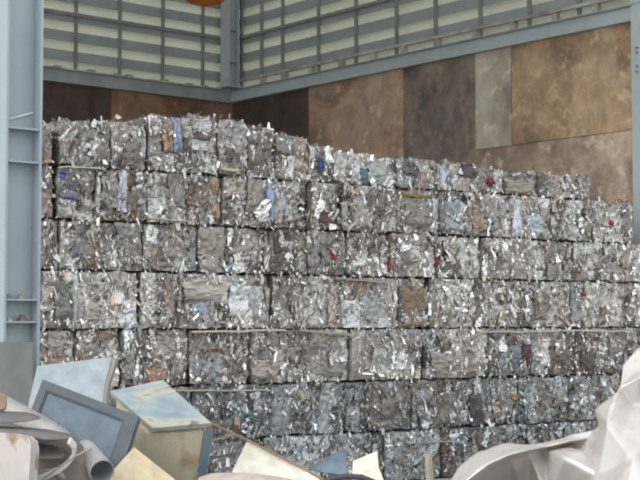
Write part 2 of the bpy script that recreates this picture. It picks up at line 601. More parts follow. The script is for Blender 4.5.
CUTS = [
    [(4, 54), (60, 112), (112, 148), (148, 192), (192, 219), (219, 247), (247, 276), (276, 309), (309, 335), (335, 371), (371, 397), (397, 437), (437, 478), (478, 506), (506, 538), (538, 591)],
    [(4, 54), (58, 94), (94, 146), (146, 187), (187, 223), (223, 273), (273, 309), (309, 341), (341, 373), (373, 397), (397, 441), (441, 471), (471, 498), (498, 521), (521, 551), (551, 592), (592, 633)],
    [(4, 58), (58, 100), (100, 143), (144, 199), (199, 227), (227, 272), (272, 307), (307, 346), (346, 388), (388, 432), (432, 480), (480, 530), (530, 574), (574, 608), (608, 652)],
    [(0, 40), (40, 76), (76, 137), (138, 177), (177, 227), (227, 271), (271, 326), (326, 398), (398, 428), (428, 485), (485, 530), (530, 572), (572, 611), (611, 652)],
    [(0, 40), (40, 77), (77, 122), (123, 190), (190, 250), (250, 288), (288, 349), (350, 421), (421, 486), (486, 532), (532, 576), (576, 606), (606, 652)],
    [(0, 60), (60, 120), (120, 190), (191, 262), (262, 346), (346, 412), (412, 467), (467, 520), (520, 570), (570, 612), (612, 655)],
    [(0, 70), (70, 140), (140, 200), (200, 262), (262, 330), (330, 384), (384, 440), (440, 497), (497, 550), (550, 600), (600, 655)],
]
TOPY = [121, 120, 121, 116, 115, 120, 126, 135, 144, 152, 156, 158, 163, 168, 172, 174]

ORD = ['first', 'second', 'third', 'fourth', 'fifth', 'sixth', 'seventh', 'eighth', 'ninth', 'tenth', 'eleventh', 'twelfth', 'thirteenth', 'fourteenth', 'fifteenth', 'sixteenth', 'seventeenth']
COURSE = ['top', 'second', 'third', 'fourth', 'fifth', 'sixth', 'lowest']


def srgb(r, g, b):
    def f(c):
        c /= 255.0
        return c / 12.92 if c < 0.04045 else ((c + 0.055) / 1.055) ** 2.4
    return (f(r), f(g), f(b))


def face_grid(nu, nv):
    u = np.linspace(-1, 1, nu + 1)
    v = np.linspace(-1, 1, nv + 1)
    return np.meshgrid(u, v, indexing='ij')


class Scrap:
    """crumple field of one bale: the same for all faces, so edges stay closed"""
    def __init__(self, seed, hx, hy, hz):
        self.r = np.random.RandomState(seed)
        r = self.r
        self.h = np.array([hx, hy, hz])
        self.folds = []
        for k in range(34):
            vert = r.rand() < 0.72
            a = (r.randn() * 0.22) if vert else (math.pi / 2 + r.randn() * 0.35)
            self.folds.append((math.cos(a), math.sin(a), (r.rand() * 2 - 1) * max(hx, hz), 0.015 + 0.06 * r.rand(), (r.rand() - 0.62) * 0.060, r.rand() * 2 - 1, 0.12 + 0.3 * r.rand()))
        self.w = [(r.randn(3) * 16, r.rand() * 6.28, r.randn(3) * 0.0035) for _ in range(7)]
        self.sc = 0.030

    def disp(self, p):
        q = p / self.h
        q2 = q * q
        s = q2[:, 0] * q2[:, 1] + q2[:, 1] * q2[:, 2] + q2[:, 0] * q2[:, 2]
        # soft rounded edges
        rr = np.stack([np.abs(q[:, i]) ** 6 for i in range(3)], 1)
        edge = rr.sum(1) - rr.max(1)
        out = p - np.sign(p) * 0.010 * np.clip(edge, 0, 1.6)[:, None] * (np.abs(q) > 0.75)
        d = np.zeros_like(p)
        for k, ph, a in self.w:
            d += np.sin(p @ k + ph)[:, None] * a
        x, z = p[:, 0], p[:, 2]
        y = np.zeros(len(p))
        for c, s_, o, wd, amp, mid, ln in self.folds:
            dist = np.abs(x * c + z * s_ - o)
            along = np.abs(-x * s_ + z * c - mid * self.h[2])
            y += amp * np.clip(1 - dist / wd, 0, 1) * np.clip(1.4 - along / ln, 0, 1)
        d[:, 1] -= y
        return out + d


PAL_BODY = [((0.36, 0.345, 0.325), 4), ((0.26, 0.245, 0.23), 4), ((0.52, 0.51, 0.49), 3), ((0.17, 0.16, 0.15), 2.2), ((0.36, 0.31, 0.265), 2.4), ((0.66, 0.66, 0.65), 1.6), ((0.28, 0.21, 0.17), 0.7), ((0.33, 0.345, 0.36), 1.2)]
PAL_SH = [((0.88, 0.88, 0.88), 4.5), ((0.66, 0.66, 0.66), 4), ((0.42, 0.41, 0.39), 3.5), ((0.16, 0.15, 0.14), 2.0), ((0.48, 0.42, 0.35), 1.6), ((0.42, 0.32, 0.25), 0.3), ((0.38, 0.42, 0.50), 0.15), ((0.45, 0.16, 0.15), 0.03), ((0.62, 0.57, 0.48), 0.6)]
PAL_BIG = [((0.80, 0.80, 0.79), 3.2), ((0.58, 0.57, 0.56), 4), ((0.42, 0.41, 0.39), 4), ((0.26, 0.25, 0.24), 2.2), ((0.46, 0.40, 0.34), 2.4), ((0.14, 0.13, 0.125), 1.2), ((0.44, 0.47, 0.50), 0.8)]


def pick(r, pal, n, shift=0.0):
    cs = np.array([c for c, _ in pal])
    ws = np.array([w_ for _, w_ in pal])
    return cs[r.choice(len(cs), n, p=ws / ws.sum())]


def mesh_np(name, v, f, col, mat, smooth=False):
    me = bpy.data.meshes.new(name)
    me.from_pydata(v.tolist(), [], f.tolist())
    at = me.attributes.new('Col', 'FLOAT_COLOR', 'FACE')
    buf = np.ones((len(f), 4), dtype=np.float32)
    buf[:, :3] = col
    at.data.foreach_set('color', buf.ravel())
    if smooth:
        me.polygons.foreach_set('use_smooth', [True] * len(me.polygons))
    me.materials.append(mat)
    me.update()
    return me


def bale_body(seed, hx, hy, hz, tone):
    S = Scrap(seed, hx, hy, hz)
    r = S.r
    V, Fc, C = [], [], []
    off = 0
    nx = max(6, int(2 * hx / 0.026))
    ny = 8
    nz = max(6, int(2 * hz / 0.026))
    specs = [((0, 2), 1, -1, nx, nz), ((0, 2), 1, 1, nx // 3, nz // 3), ((1, 2), 0, -1, ny, nz), ((1, 2), 0, 1, ny, nz), ((0, 1), 2, -1, nx, ny), ((0, 1), 2, 1, nx, ny)]
    for (ax, ay), an, sg, nu, nv in specs:
        gu, gv = face_grid(nu, nv)
        p = np.zeros((gu.size, 3))
        ju = np.where((np.abs(gu) < 0.999), (r.rand(*gu.shape) - 0.5) * 1.1 / nu, 0)
        jv = np.where((np.abs(gv) < 0.999), (r.rand(*gv.shape) - 0.5) * 1.1 / nv, 0)
        inner = ((np.abs(gu) < 0.999) & (np.abs(gv) < 0.999)).ravel()
        p[:, ax] = (gu + ju * inner.reshape(gu.shape)).ravel() * S.h[ax]
        p[:, ay] = (gv + jv * inner.reshape(gu.shape)).ravel() * S.h[ay]
        p[:, an] = sg * S.h[an]
        pd = S.disp(p)
        if not (an == 1 and sg == 1):
            pd[:, an] += sg * inner * (r.rand(len(p)) - 0.6) * 0.020
        idx = np.arange(gu.size).reshape(gu.shape)
        a, b_, c, d = idx[:-1, :-1].ravel(), idx[1:, :-1].ravel(), idx[1:, 1:].ravel(), idx[:-1, 1:].ravel()
        flip = (sg > 0) == (an in (0, 2))
        if flip:
            t1, t2 = np.stack([a, b_, c], 1), np.stack([a, c, d], 1)
        else:
            t1, t2 = np.stack([a, c, b_], 1), np.stack([a, d, c], 1)
        f = np.concatenate([t1, t2]) + off
        cen = (p[f[:, 0] - off] + p[f[:, 1] - off] + p[f[:, 2] - off]) / 3
        ns = 20
        seeds = (r.rand(ns, 3) * 2 - 1) * S.h
        sc = np.array([1.0, 1.0, 1.0]) * 1.0
        sc[2] = 0.55
        dist = (((cen[:, None, :] - seeds[None]) * sc) ** 2).sum(2)
        k = dist.argmin(1)
        col = pick(r, PAL_BODY, ns)[k] * (0.93 + 0.14 * r.rand(len(f)))[:, None] * tone
        V.append(pd)
        Fc.append(f)
        C.append(col)
        off += gu.size
    return mesh_np('body', np.concatenate(V), np.concatenate(Fc), np.concatenate(C), SCRAP, True), S


def bale_shards(S, seed, hx, hy, hz, tone, dens=1.0, top=False):
    """bent flakes (6 points, 4 triangles each) and bigger crumpled leaves on the faces of a bale"""
    r = np.random.RandomState(seed + 5000)
    V, Fc, C = [], [], []
    off = 0
    area = 4 * hx * hz / 0.36
    EX = np.eye(3)

    def basis(side, m):
        c = (r.rand(m, 3) * 2 - 1) * (S.h + 0.004)
        if side == 'f':
            c[:, 1] = -hy
            nrm, t0, t1 = -EX[1], EX[2], EX[0]
        elif side == 'l':
            c[:, 0] = -hx
            nrm, t0, t1 = -EX[0], EX[2], -EX[1]
        else:
            c[:, 1] = (-1 + 1.2 * r.rand(m) ** 1.5) * hy
            c[:, 2] = hz
            nrm, t0, t1 = np.array([0, -0.29, 0.957]), EX[1], EX[0]
        return S.disp(c), nrm, t0, t1

    def axes(m, nrm, t0, t1, tilt):
        a = np.where(r.rand(m) < 0.78, r.randn(m) * 0.32, r.rand(m) * 3.14)[:, None]
        u = t0 * np.cos(a) + t1 * np.sin(a) + nrm * np.tan(np.clip(r.randn(m) * tilt, -1, 1))[:, None]
        v = -t0 * np.sin(a) + t1 * np.cos(a) + nrm * np.tan(np.clip(r.randn(m) * tilt, -1, 1))[:, None]
        return u / np.linalg.norm(u, axis=1)[:, None], v / np.linalg.norm(v, axis=1)[:, None]

    n = int(140 * area * dens)
    for side, m in (('f', n), ('l', n // 4), ('t', n // 3 if top else n // 8)):
        if m < 1:
            continue
        c, nrm, t0, t1 = basis(side, m)
        big = np.where(r.rand(m) < 0.15, 1.7, 1.0)
        L = ((0.020 + 0.060 * r.rand(m)) * big * np.where(big > 1, 1.45, 1))[:, None]
        wd = ((0.007 + 0.018 * r.rand(m)) * big)[:, None]
        u, v = axes(m, nrm, t0, t1, 0.36)
        c = c + nrm * (0.001 + 0.012 * r.rand(m))[:, None]
        bend = nrm * (r.randn(m)[:, None] * 0.25 * L)
        pts = np.stack([c - u * L / 2 - v * wd / 2, c - u * L / 2 + v * wd / 2, c + v * wd * .6 + bend, c - v * wd * .6 + bend, c + u * L / 2 + v * wd / 2, c + u * L / 2 - v * wd / 2], 1)
        pts = pts + r.randn(m, 6, 3) * 0.18 * wd[:, :, None]
        V.append(pts.reshape(-1, 3))
        tri = np.array([(0, 1, 2), (0, 2, 3), (3, 2, 4), (3, 4, 5)])
        f = (np.arange(m) * 6)[:, None, None] + tri[None] + off
        Fc.append(f.reshape(-1, 3))
        cc = np.clip(pick(r, PAL_SH, m) * tone * (0.8 + .35 * r.rand(m))[:, None], 0, 0.95)
        C.append(np.repeat(cc, 4, axis=0))
        off += m * 6
    # larger crumpled leaves
    n2 = int(11 * area * dens)
    nu, nv = 3, 6
    gu, gv = face_grid(nu, nv)
    gu, gv = gu.ravel(), gv.ravel()
    idx = np.arange(gu.size).reshape(nu + 1, nv + 1)
    a, b_, c_, d = idx[:-1, :-1].ravel(), idx[1:, :-1].ravel(), idx[1:, 1:].ravel(), idx[:-1, 1:].ravel()
    tri = np.concatenate([np.stack([a, b_, c_], 1), np.stack([a, c_, d], 1)])
    for side, m in (('f', n2), ('l', n2 // 4), ('t', 0)):
        if m < 1:
            continue
        c, nrm, t0, t1 = basis(side, m)
        u, v = axes(m, nrm, t0, t1, 0.05)
        for i in range(m):
            L = 0.05 + 0.10 * r.rand()
            wd = 0.018 + 0.05 * r.rand() ** 1.5
            ci = c[i] * (1 - 0.0) + nrm * 0.004
            ext = np.abs(u[i]) * L + np.abs(v[i]) * wd * 1.2
            ci = np.where(np.abs(nrm) > .5, c[i] + nrm * .003, np.clip(ci, -S.h + ext, S.h - ext))
            sh = 1 + 0.25 * np.sin(gv * 3 + r.rand() * 6)
            hgt = 0.006 * np.sin(gv * r.uniform(2, 6) + r.rand() * 6) + 0.007 * np.sin(gu * r.uniform(1, 4) + r.rand() * 6) + 0.0045 * r.randn(gu.size)
            pts = ci + np.outer(gv * L, u[i]) + np.outer(gu * wd * sh, v[i]) + np.outer(hgt, nrm) + r.randn(gu.size, 3) * 0.003
            V.append(pts)
            Fc.append(tri + off)
            cc = np.clip(pick(r, PAL_BIG, 1)[0] * tone, 0, .95)
            C.append(cc[None] * (0.88 + .24 * r.rand(len(tri)))[:, None])
            off += gu.size
    return mesh_np('scrap_flakes', np.concatenate(V), np.concatenate(Fc), np.clip(np.concatenate(C), 0, .97), SHARD)


# flat pieces pressed into bale faces: (x0, y0, x1, y1, colour, name, phrase)
PATCH = [
    (43, 128, 51, 150, (150, 146, 138), 'sheet', 0, None),
    (124, 140, 140, 168, (128, 122, 118), 'sheet', 0, None),
    (163, 124, 173, 152, (168, 132, 108), 'sheet', 0, 'with copper brown and pale blue streaks'),
    (173, 118, 181, 152, (140, 152, 182), 'sheet', 0, None),
    (193, 119, 211, 131, (205, 205, 205), 'sheet', 0, 'with white and dark diagonal stripes'),
    (192, 131, 213, 140, (118, 110, 104), 'sheet', 0, None), (191, 140, 214, 151, (215, 215, 214), 'sheet', 0, None),
    (226, 148, 239, 163, (118, 102, 94), 'sheet', 0, 'with bright crumpled foil down one edge'), (239, 125, 246, 165, (200, 198, 196), 'sheet', 0, None),
    (249, 126, 262, 168, (124, 112, 104), 'sheet', 0, 'with dull brown flattened sheets'), (264, 132, 273, 150, (130, 116, 106), 'sheet', 0, None),
    (277, 135, 292, 155, (140, 137, 134), 'sheet', 0, 'with a white blade of metal in its face'), (287, 156, 294, 176, (222, 222, 220), 'sheet', 0, None),
    (310, 146, 316, 160, (215, 214, 214), 'sheet', 0, 'with a blue streak beside white foil'), (320, 158, 325, 172, (74, 100, 140), 'sheet', 0, None),
    (352, 160, 361, 182, (200, 200, 198), 'sheet', 0, 'with a teal strip beside pale foil'), (361, 166, 370, 186, (86, 118, 126), 'sheet', 0, None),
    (371, 162, 388, 184, (170, 170, 164), 'sheet', 0, 'with a broad pale grey sheet'),
    (463, 162, 476, 178, (84, 82, 86), 'sheet', 0, 'with a dark slanting plate'),
    (479, 168, 487, 192, (150, 142, 134), 'sheet', 0, 'with crimson scraps'), (489, 177, 498, 187, (140, 52, 58), 'scrap_piece', 0, None),
    (507, 177, 534, 194, (158, 148, 134), 'sheet', 0, 'with a big pale beige plate'), (537, 172, 546, 196, (120, 112, 98), 'sheet', 0, None),
    (571, 184, 577, 190, (176, 110, 74), 'scrap_piece', 0, 'with a small orange scrap'),
    # second course
    (59, 180, 78, 199, (120, 118, 122), 'sheet', 1, 'with violet blue plastic scraps'), (57, 172, 66, 178, (92, 108, 170), 'scrap_piece', 1, None), (62, 196, 74, 200, (92, 104, 176), 'scrap_piece', 1, None),
    (92, 178, 98, 206, (205, 203, 198), 'sheet', 1, 'framed by a bent white strip'), (99, 176, 116, 206, (150, 148, 142), 'sheet', 1, None), (116, 172, 124, 212, (190, 190, 196), 'sheet', 1, None),
    (152, 202, 166, 214, (205, 205, 204), 'sheet', 1, 'with a white crumpled scrap low on its face'), (168, 170, 184, 206, (138, 132, 126), 'sheet', 1, None),
    (189, 185, 209, 206, (136, 114, 100), 'sheet', 1, 'with a brown panel and tan strip'), (213, 176, 221, 216, (160, 134, 112), 'sheet', 1, None),
    (223, 172, 246, 196, (178, 164, 148), 'sheet', 1, 'with a big tan sheet and light blue strip'), (246, 174, 262, 212, (150, 138, 126), 'sheet', 1, None), (266, 190, 273, 220, (150, 172, 204), 'sheet', 1, None),
    (318, 212, 336, 224, (98, 76, 72), 'sheet', 1, 'with a dark red brown pad'),
    (363, 202, 384, 214, (126, 114, 104), 'sheet', 1, 'with a white diagonal bar'),
    (399, 194, 434, 197, (176, 156, 88), 'strip', 1, 'with a yellow strip over a grey sheet'), (408, 198, 434, 226, (142, 136, 128), 'sheet', 1, None), (434, 198, 441, 228, (200, 200, 200), 'sheet', 1, None),
    (442, 202, 458, 230, (150, 156, 164), 'sheet', 1, 'with a slanted blue grey plate'), (472, 206, 481, 228, (168, 144, 118), 'sheet', 1, 'with a tan streak'),
    (498, 202, 506, 236, (160, 158, 154), 'sheet', 1, 'with bright silvery columns of foil'), (513, 200, 521, 236, (200, 204, 210), 'sheet', 1, None),
    (527, 216, 545, 234, (176, 188, 198), 'sheet', 1, 'with an icy blue crumpled sheet'), (609, 220, 614, 226, (176, 60, 80), 'scrap_piece', 1, 'with a small pink red scrap'),
    # third course
    (72, 228, 84, 258, (112, 112, 116), 'sheet', 2, None), (88, 238, 98, 268, (140, 118, 102), 'sheet', 2, 'with a long brown streak'),
    (117, 222, 140, 254, (140, 138, 136), 'sheet', 2, 'with a smooth grey plate and violet scrap'), (121, 211, 131, 218, (104, 98, 150), 'scrap_piece', 2, None),
    (145, 228, 158, 244, (205, 203, 200), 'sheet', 2, 'with a square white plate high on its face'), (152, 246, 160, 268, (160, 144, 128), 'sheet', 2, None),
    (200, 228, 224, 272, (160, 148, 134), 'sheet', 2, 'with a flat tan plate filling its face'),
    (270, 226, 289, 254, (88, 80, 76), 'sheet', 2, 'with a dark grey rounded plate'),
    (303, 248, 318, 266, (150, 146, 142), 'sheet', 2, 'with a tiny red scrap on grey sheet'), (329, 252, 337, 260, (196, 70, 80), 'scrap_piece', 2, None), (320, 240, 330, 264, (142, 138, 134), 'sheet', 2, None),
    (386, 260, 391, 270, (200, 110, 130), 'scrap_piece', 2, 'with a small rose pink scrap'), (432, 258, 440, 266, (130, 60, 62), 'scrap_piece', 2, 'with a dark red scrap'),
    (549, 264, 557, 284, (150, 148, 140), 'sheet', 2, None),
    # fourth course
    (54, 282, 70, 318, (128, 126, 124), 'sheet', 3, 'with a smooth grey pane and white edge strip'), (71, 274, 76, 326, (196, 196, 194), 'sheet', 3, None),
    (82, 308, 104, 324, (176, 162, 150), 'sheet', 3, 'with a pinkish crumpled sheet low on its face'),
    (162, 276, 172, 310, (148, 134, 120), 'sheet', 3, None), (182, 280, 222, 300, (184, 176, 162), 'sheet', 3, 'with a big pale beige sheet and bluish plate'), (190, 304, 206, 324, (146, 156, 168), 'sheet', 3, None),
    (230, 286, 249, 316, (226, 226, 226), 'sheet', 3, 'with a dazzling white foil face'), (250, 286, 264, 318, (186, 186, 184), 'sheet', 3, None), (266, 288, 271, 326, (176, 172, 164), 'sheet', 3, None),
    (328, 284, 336, 324, (188, 166, 154), 'sheet', 3, 'with white crumpled foil and a pinkish upright strip'), (342, 300, 360, 332, (216, 216, 216), 'sheet', 3, None), (360, 296, 378, 322, (172, 172, 172), 'sheet', 3, None), (378, 318, 390, 332, (196, 196, 196), 'sheet', 3, None),
    (399, 288, 422, 328, (136, 116, 92), 'sheet', 3, 'with a brown board filling its face'),
    (536, 300, 548, 320, (136, 128, 116), 'sheet', 3, 'with a dull beige plate'),
    # fifth course
    (50, 336, 64, 356, (176, 164, 152), 'sheet', 4, 'with pale pinkish beige sheets'), (83, 342, 108, 358, (160, 154, 146), 'sheet', 4, 'with grey and tan sheets'), (100, 328, 114, 340, (168, 148, 128), 'sheet', 4, None),
    (126, 350, 136, 380, (158, 156, 152), 'sheet', 4, None), (156, 336, 178, 362, (164, 154, 140), 'sheet', 4, 'with a broad beige crease and orange tan patch'), (150, 368, 166, 384, (176, 140, 108), 'sheet', 4, None),
    (195, 352, 222, 386, (150, 150, 152), 'sheet', 4, 'with frosty silver flakes'), (250, 360, 276, 378, (172, 158, 146), 'sheet', 4, 'with a pinkish beige plate'), (286, 370, 294, 382, (205, 205, 202), 'sheet', 4, None),
    (306, 344, 340, 376, (142, 138, 134), 'sheet', 4, 'with a wavy brushed silver sheet'), (318, 344, 326, 374, (196, 192, 186), 'sheet', 4, None),
    (371, 348, 384, 372, (170, 168, 164), 'sheet', 4, 'with white curls and a dark slot'), (418, 346, 425, 368, (70, 70, 74), 'sheet', 4, None), (394, 356, 404, 370, (216, 214, 212), 'sheet', 4, None),
    (432, 354, 460, 380, (156, 146, 136), 'sheet', 4, 'with a beige sheet and bent strips'),
    (508, 346, 522, 374, (118, 124, 126), 'sheet', 4, 'with a slate plate beside a dark red one'), (522, 344, 530, 366, (94, 66, 62), 'sheet', 4, None),
    (541, 342, 549, 366, (212, 212, 210), 'sheet', 4, 'with two white scraps on a brown plate'), (550, 346, 568, 380, (112, 98, 84), 'sheet', 4, None), (580, 352, 592, 380, (96, 84, 76), 'sheet', 4, 'with dark brown upright strips'),
    # sixth course
    (238, 408, 252, 424, (96, 128, 128), 'scrap_piece', 5, 'with a turquoise round scrap'),
    (272, 398, 290, 440, (150, 152, 154), 'sheet', 5, 'with frosted white streaks'), (320, 396, 330, 440, (170, 172, 174), 'sheet', 5, None), (380, 392, 396, 428, (128, 122, 116), 'sheet', 5, 'with a taupe upright sheet'),
    (472, 394, 486, 434, (88, 82, 80), 'sheet', 5, 'with a dark taupe column'), (513, 394, 519, 400, (200, 170, 110), 'scrap_piece', 5, 'with a tiny amber scrap'),
    (448, 392, 456, 420, (130, 132, 134), 'sheet', 5, None),
]


def patch_obj(name, parent, S, cx, cz, hw, hh, hx, hy, hz, col, seed, round_=False):
    """a slightly crumpled plate pressed against the bale's front; own thickness"""
    r = np.random.RandomState(seed)
    nu, nv = 7, 10
    gu, gv = face_grid(nu, nv)
    gu, gv = gu.ravel(), gv.ravel()
    x = gu * hw * (1 + 0.10 * np.sin(gv * 2.3 + r.rand() * 6)) + 0.06 * hw * r.randn(len(gu)) + gv * hw * 0.12 * r.randn()
    z = gv * hh * (1 + 0.06 * np.sin(gu * 2.1 + r.rand() * 6)) + 0.04 * hh * r.randn(len(gu))
    if round_:
        rr = np.sqrt(np.maximum(gu ** 2, gv ** 2) / np.maximum(gu ** 2 + gv ** 2, 1e-6))
        x, z = x * rr, z * rr
    y = -hy - 0.017 - 0.010 * np.sin(gu * (1.5 + 2 * r.rand()) + r.rand() * 6) - 0.010 * np.sin(gv * (2 + 2 * r.rand()) + r.rand() * 6) + 0.006 * r.randn(len(gu)) + 0.010 * (np.maximum(np.abs(gu), np.abs(gv)) > .98)
    x = np.clip(x + cx, -hx * 1.0, hx * 1.0)
    z = np.clip(z + cz, -hz * 0.98, hz * 0.98)
    Vf = np.stack([x, y, z], 1)
    Vb = Vf + np.array([0, 0.03, 0])
    idx = np.arange((nu + 1) * (nv + 1)).reshape(nu + 1, nv + 1)
    n = idx.size
    fs_ = []
    for i in range(nu):
        for k in range(nv):
            a, b_, c, d = idx[i, k], idx[i + 1, k], idx[i + 1, k + 1], idx[i, k + 1]
            if r.rand() < .5:
                fs_ += [(a, b_, c), (a, c, d)]
            else:
                fs_ += [(a, b_, d), (b_, c, d)]
    border = list(idx[:, 0]) + list(idx[-1, 1:]) + list(idx[-2::-1, -1]) + list(idx[0, -2:0:-1])
    for i in range(len(border)):
        a, b_ = border[i], border[(i + 1) % len(border)]
        fs_ += [(b_, a, a + n), (b_, a + n, b_ + n)]
    V = np.concatenate([Vf, Vb])
    cols = np.tile(np.array(col), (len(fs_), 1)) * (0.9 + .2 * r.rand(len(fs_)))[:, None]
    me = mesh_np(name, V, np.array(fs_), cols, SHEETM)
    o = bpy.data.objects.new(name, me)
    COL.objects.link(o)
    o.parent = parent
    return o


DEPTH = 0.78
seed = 100
for ri, cuts in enumerate(CUTS):
    zlo, zhi = ROWS[ri]
    for bi, (xa, xb) in enumerate(cuts):
        seed += 1
        rr = random.Random(seed)
        ymid = 322 - ((zlo + zhi) / 2 - CAMZ) * 80
        t0, t1 = pile_t(xa, ymid)[0], pile_t(xb, ymid)[0]
        z0, z1 = zlo, zhi
        if ri == 0:
            z1 = pile_t((xa + xb) / 2, TOPY[bi])[1]
        out = rr.uniform(-0.05, 0.06)
        if ri == 0:
            out = rr.uniform(-0.05, 0.0)
        hx, hy, hz = (t1 - t0) / 2 - 0.001, DEPTH / 2, (z1 - z0) / 2 - 0.004
        loc = P0 + UU * ((t0 + t1) / 2) + NN * (out - DEPTH / 2)
        loc.z = z0
        root = empty('scrap_bale', loc, RZ)
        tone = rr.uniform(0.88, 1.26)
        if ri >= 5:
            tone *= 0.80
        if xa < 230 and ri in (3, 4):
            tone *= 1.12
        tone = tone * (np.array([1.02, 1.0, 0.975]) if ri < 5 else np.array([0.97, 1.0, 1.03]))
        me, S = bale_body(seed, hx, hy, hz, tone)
        bo = bpy.data.objects.new('body', me)
        COL.objects.link(bo)
        bo.parent = root
        bo.location = (0, 0, hz + 0.004)
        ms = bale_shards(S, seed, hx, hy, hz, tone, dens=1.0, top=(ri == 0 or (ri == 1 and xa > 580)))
        so = bpy.data.objects.new('scrap_flakes', ms)
        COL.objects.link(so)
        so.parent = root
        so.location = (0, 0, hz + 0.004)
        so['kind'] = 'stuff'
        phrase = None
        for pi, (x0, y0, x1, y1, colr, nm, prow, ph) in enumerate(PATCH):
            cx = (x0 + x1) / 2
            if prow != ri or not (xa <= cx < xb):
                continue
            tc, zc = pile_t(cx, (y0 + y1) / 2)
            ta, tb = pile_t(x0, (y0 + y1) / 2)[0], pile_t(x1, (y0 + y1) / 2)[0]
            za, zb = pile_t(cx, y1)[1], pile_t(cx, y0)[1]
            po = patch_obj({'sheet': 'pressed_sheet', 'strip': 'pressed_strip', 'scrap_piece': 'coloured_scrap'}[nm], root, S, tc - (t0 + t1) / 2, zc - (z0 + z1) / 2, (tb - ta) / 2, (zb - za) / 2, hx, hy, hz,
                           tuple(0.8 * c + 0.2 * sum(srgb(*colr)) / 3 for c in srgb(*colr)), 900 + pi, nm == 'scrap_piece')
            po.location = (0, 0, hz + 0.004)
            if ph:
                phrase = ph
        # count from what can be found in the picture: the tall column, or the dumped cabinet for the two lowest courses
        skip = (0, 0, 0, 1, 1, 3, 3)[ri]
        ref = 'tall column' if ri < 5 else 'beige cabinet'
        if bi < skip:
            lab = 'crushed scrap bale, %s course, hidden behind the %s' % (COURSE[ri], 'tall column' if ri < 5 else ('torn sheets and casing', 'framed dark panel', 'beige cabinet')[bi])
        elif phrase:
            lab = 'scrap bale %s, %s course, %s from %s' % (phrase, COURSE[ri], ORD[bi - skip], ref)
            if len(lab.split()) > 16:
                lab = 'scrap bale %s, %s course' % (phrase, COURSE[ri])
        else:
            lab = 'grey crushed-metal scrap bale, %s course, %s from the %s' % (COURSE[ri], ORD[bi - skip], ref)
        tag(root, lab, 'bale', 'crushed scrap bales in the %s course' % COURSE[ri])

# thin bars and strips lying in the joints between the courses
rs = random.Random(5)
for (xa, ya, xb, yb, hgt, cc, lab) in (
        (192, 333, 286, 331, .022, (200, 192, 178), 'pale flat strip lying in the joint under the dazzling white foil bale'),
        (200, 348, 226, 349, .009, (186, 160, 130), 'short tan strip stuck across the face of the frosty silver bale'),
        (150, 391, 268, 391, .016, (190, 180, 168), 'long thin strip in the joint over the turquoise scrap bale'),
        (300, 331, 352, 336, .03, (160, 152, 140), 'taupe strip in the joint under the white crumpled foil bale'),
        (480, 333, 560, 331, .016, (190, 188, 182), 'thin pale strip in the joint over the slate plate bale'),
        (562, 331, 634, 332, .016, (196, 194, 188), 'thin pale strip in the joint at the far end of the pile'),
        (336, 279, 388, 283, .02, (150, 146, 136), 'thin grey strip in the joint over the brown board bale'),
        (408, 444, 462, 441, .010, (176, 176, 174), 'thin shiny strip in the joint low on the pile'),
        (150, 219, 196, 222, .014, (176, 168, 156), 'thin strip in the joint above the square white plate bale'),
        (222, 170, 240, 172, .03, (196, 180, 150), 'small tan slab in the joint above the big tan sheet bale'),
        (60, 167, 106, 169, .012, (210, 208, 204), 'thin white strip in the joint above the violet blue scraps')):
    a = hit(xa, ya, P0 + NN * .075, NN)
    b_ = hit(xb, yb, P0 + NN * .075, NN)
    mb = MB()
    nseg = 6
    pts = [a.lerp(b_, k / nseg) + ZV * rs.uniform(-.006, .006) + NN * rs.uniform(-.012, .012) for k in range(nseg + 1)]
    for k in range(nseg):
        p, q = pts[k], pts[k + 1]
        mb.hexa([p - NN * .06, q - NN * .06, q, p, p - NN * .06 + ZV * hgt, q - NN * .06 + ZV * hgt, q + ZV * hgt, p + ZV * hgt], srgb(*cc))
    tag(mb.build('metal_strip', SHEETM, origin=pts[0]), lab, 'strip')

# ------------------------------------------------------------------ foreground heap
HEAP = mat_attr('heap_scrap', 0.55, 0.4, var=0.4, bmp=0.4, nscale=18)


def heap(name, x0, x1, y0, y1, hfun, seed, label):
    r = np.random.RandomState(seed)
    nx, ny = int((x1 - x0) / 0.09), int((y1 - y0) / 0.09)
    X = np.linspace(x0, x1, nx + 1)
    Y = np.linspace(y0, y1, ny + 1)
    gx, gy = np.meshgrid(X, Y, indexing='ij')
    gx = gx + (r.rand(*gx.shape) - .5) * 0.06
    gy = gy + (r.rand(*gy.shape) - .5) * 0.06
    gz = hfun(gx, gy)
    gz = np.where(gz > 0.02, gz - 0.14 * r.rand(*gz.shape) * np.clip(gz * 3, 0, 1), gz)
    gz = np.maximum(gz, 0.002)
    V = np.stack([gx.ravel(), gy.ravel(), gz.ravel()], 1)
    idx = np.arange(gx.size).reshape(gx.shape)
    a, b_, c, d = idx[:-1, :-1].ravel(), idx[1:, :-1].ravel(), idx[1:, 1:].ravel(), idx[:-1, 1:].ravel()
    f = np.concatenate([np.stack([a, b_, c], 1), np.stack([a, c, d], 1)])
    keep = (V[f][:, :, 2].max(1) > 0.01)
    f = f[keep]
    col = pick(r, PAL_BODY, len(f)) * 0.9
    me = mesh_np(name, V, f, col, HEAP)
    o = bpy.data.objects.new(name, me)
    COL.objects.link(o)
    tag(o, label, 'scrap heap', kind='stuff')
    return o


def hump(gx, gy, cx, cy, rx, ry, h):
    d = ((gx - cx) / rx) ** 2 + ((gy - cy) / ry) ** 2
    return h * np.clip(1.15 - d, 0, 1) ** 0.7


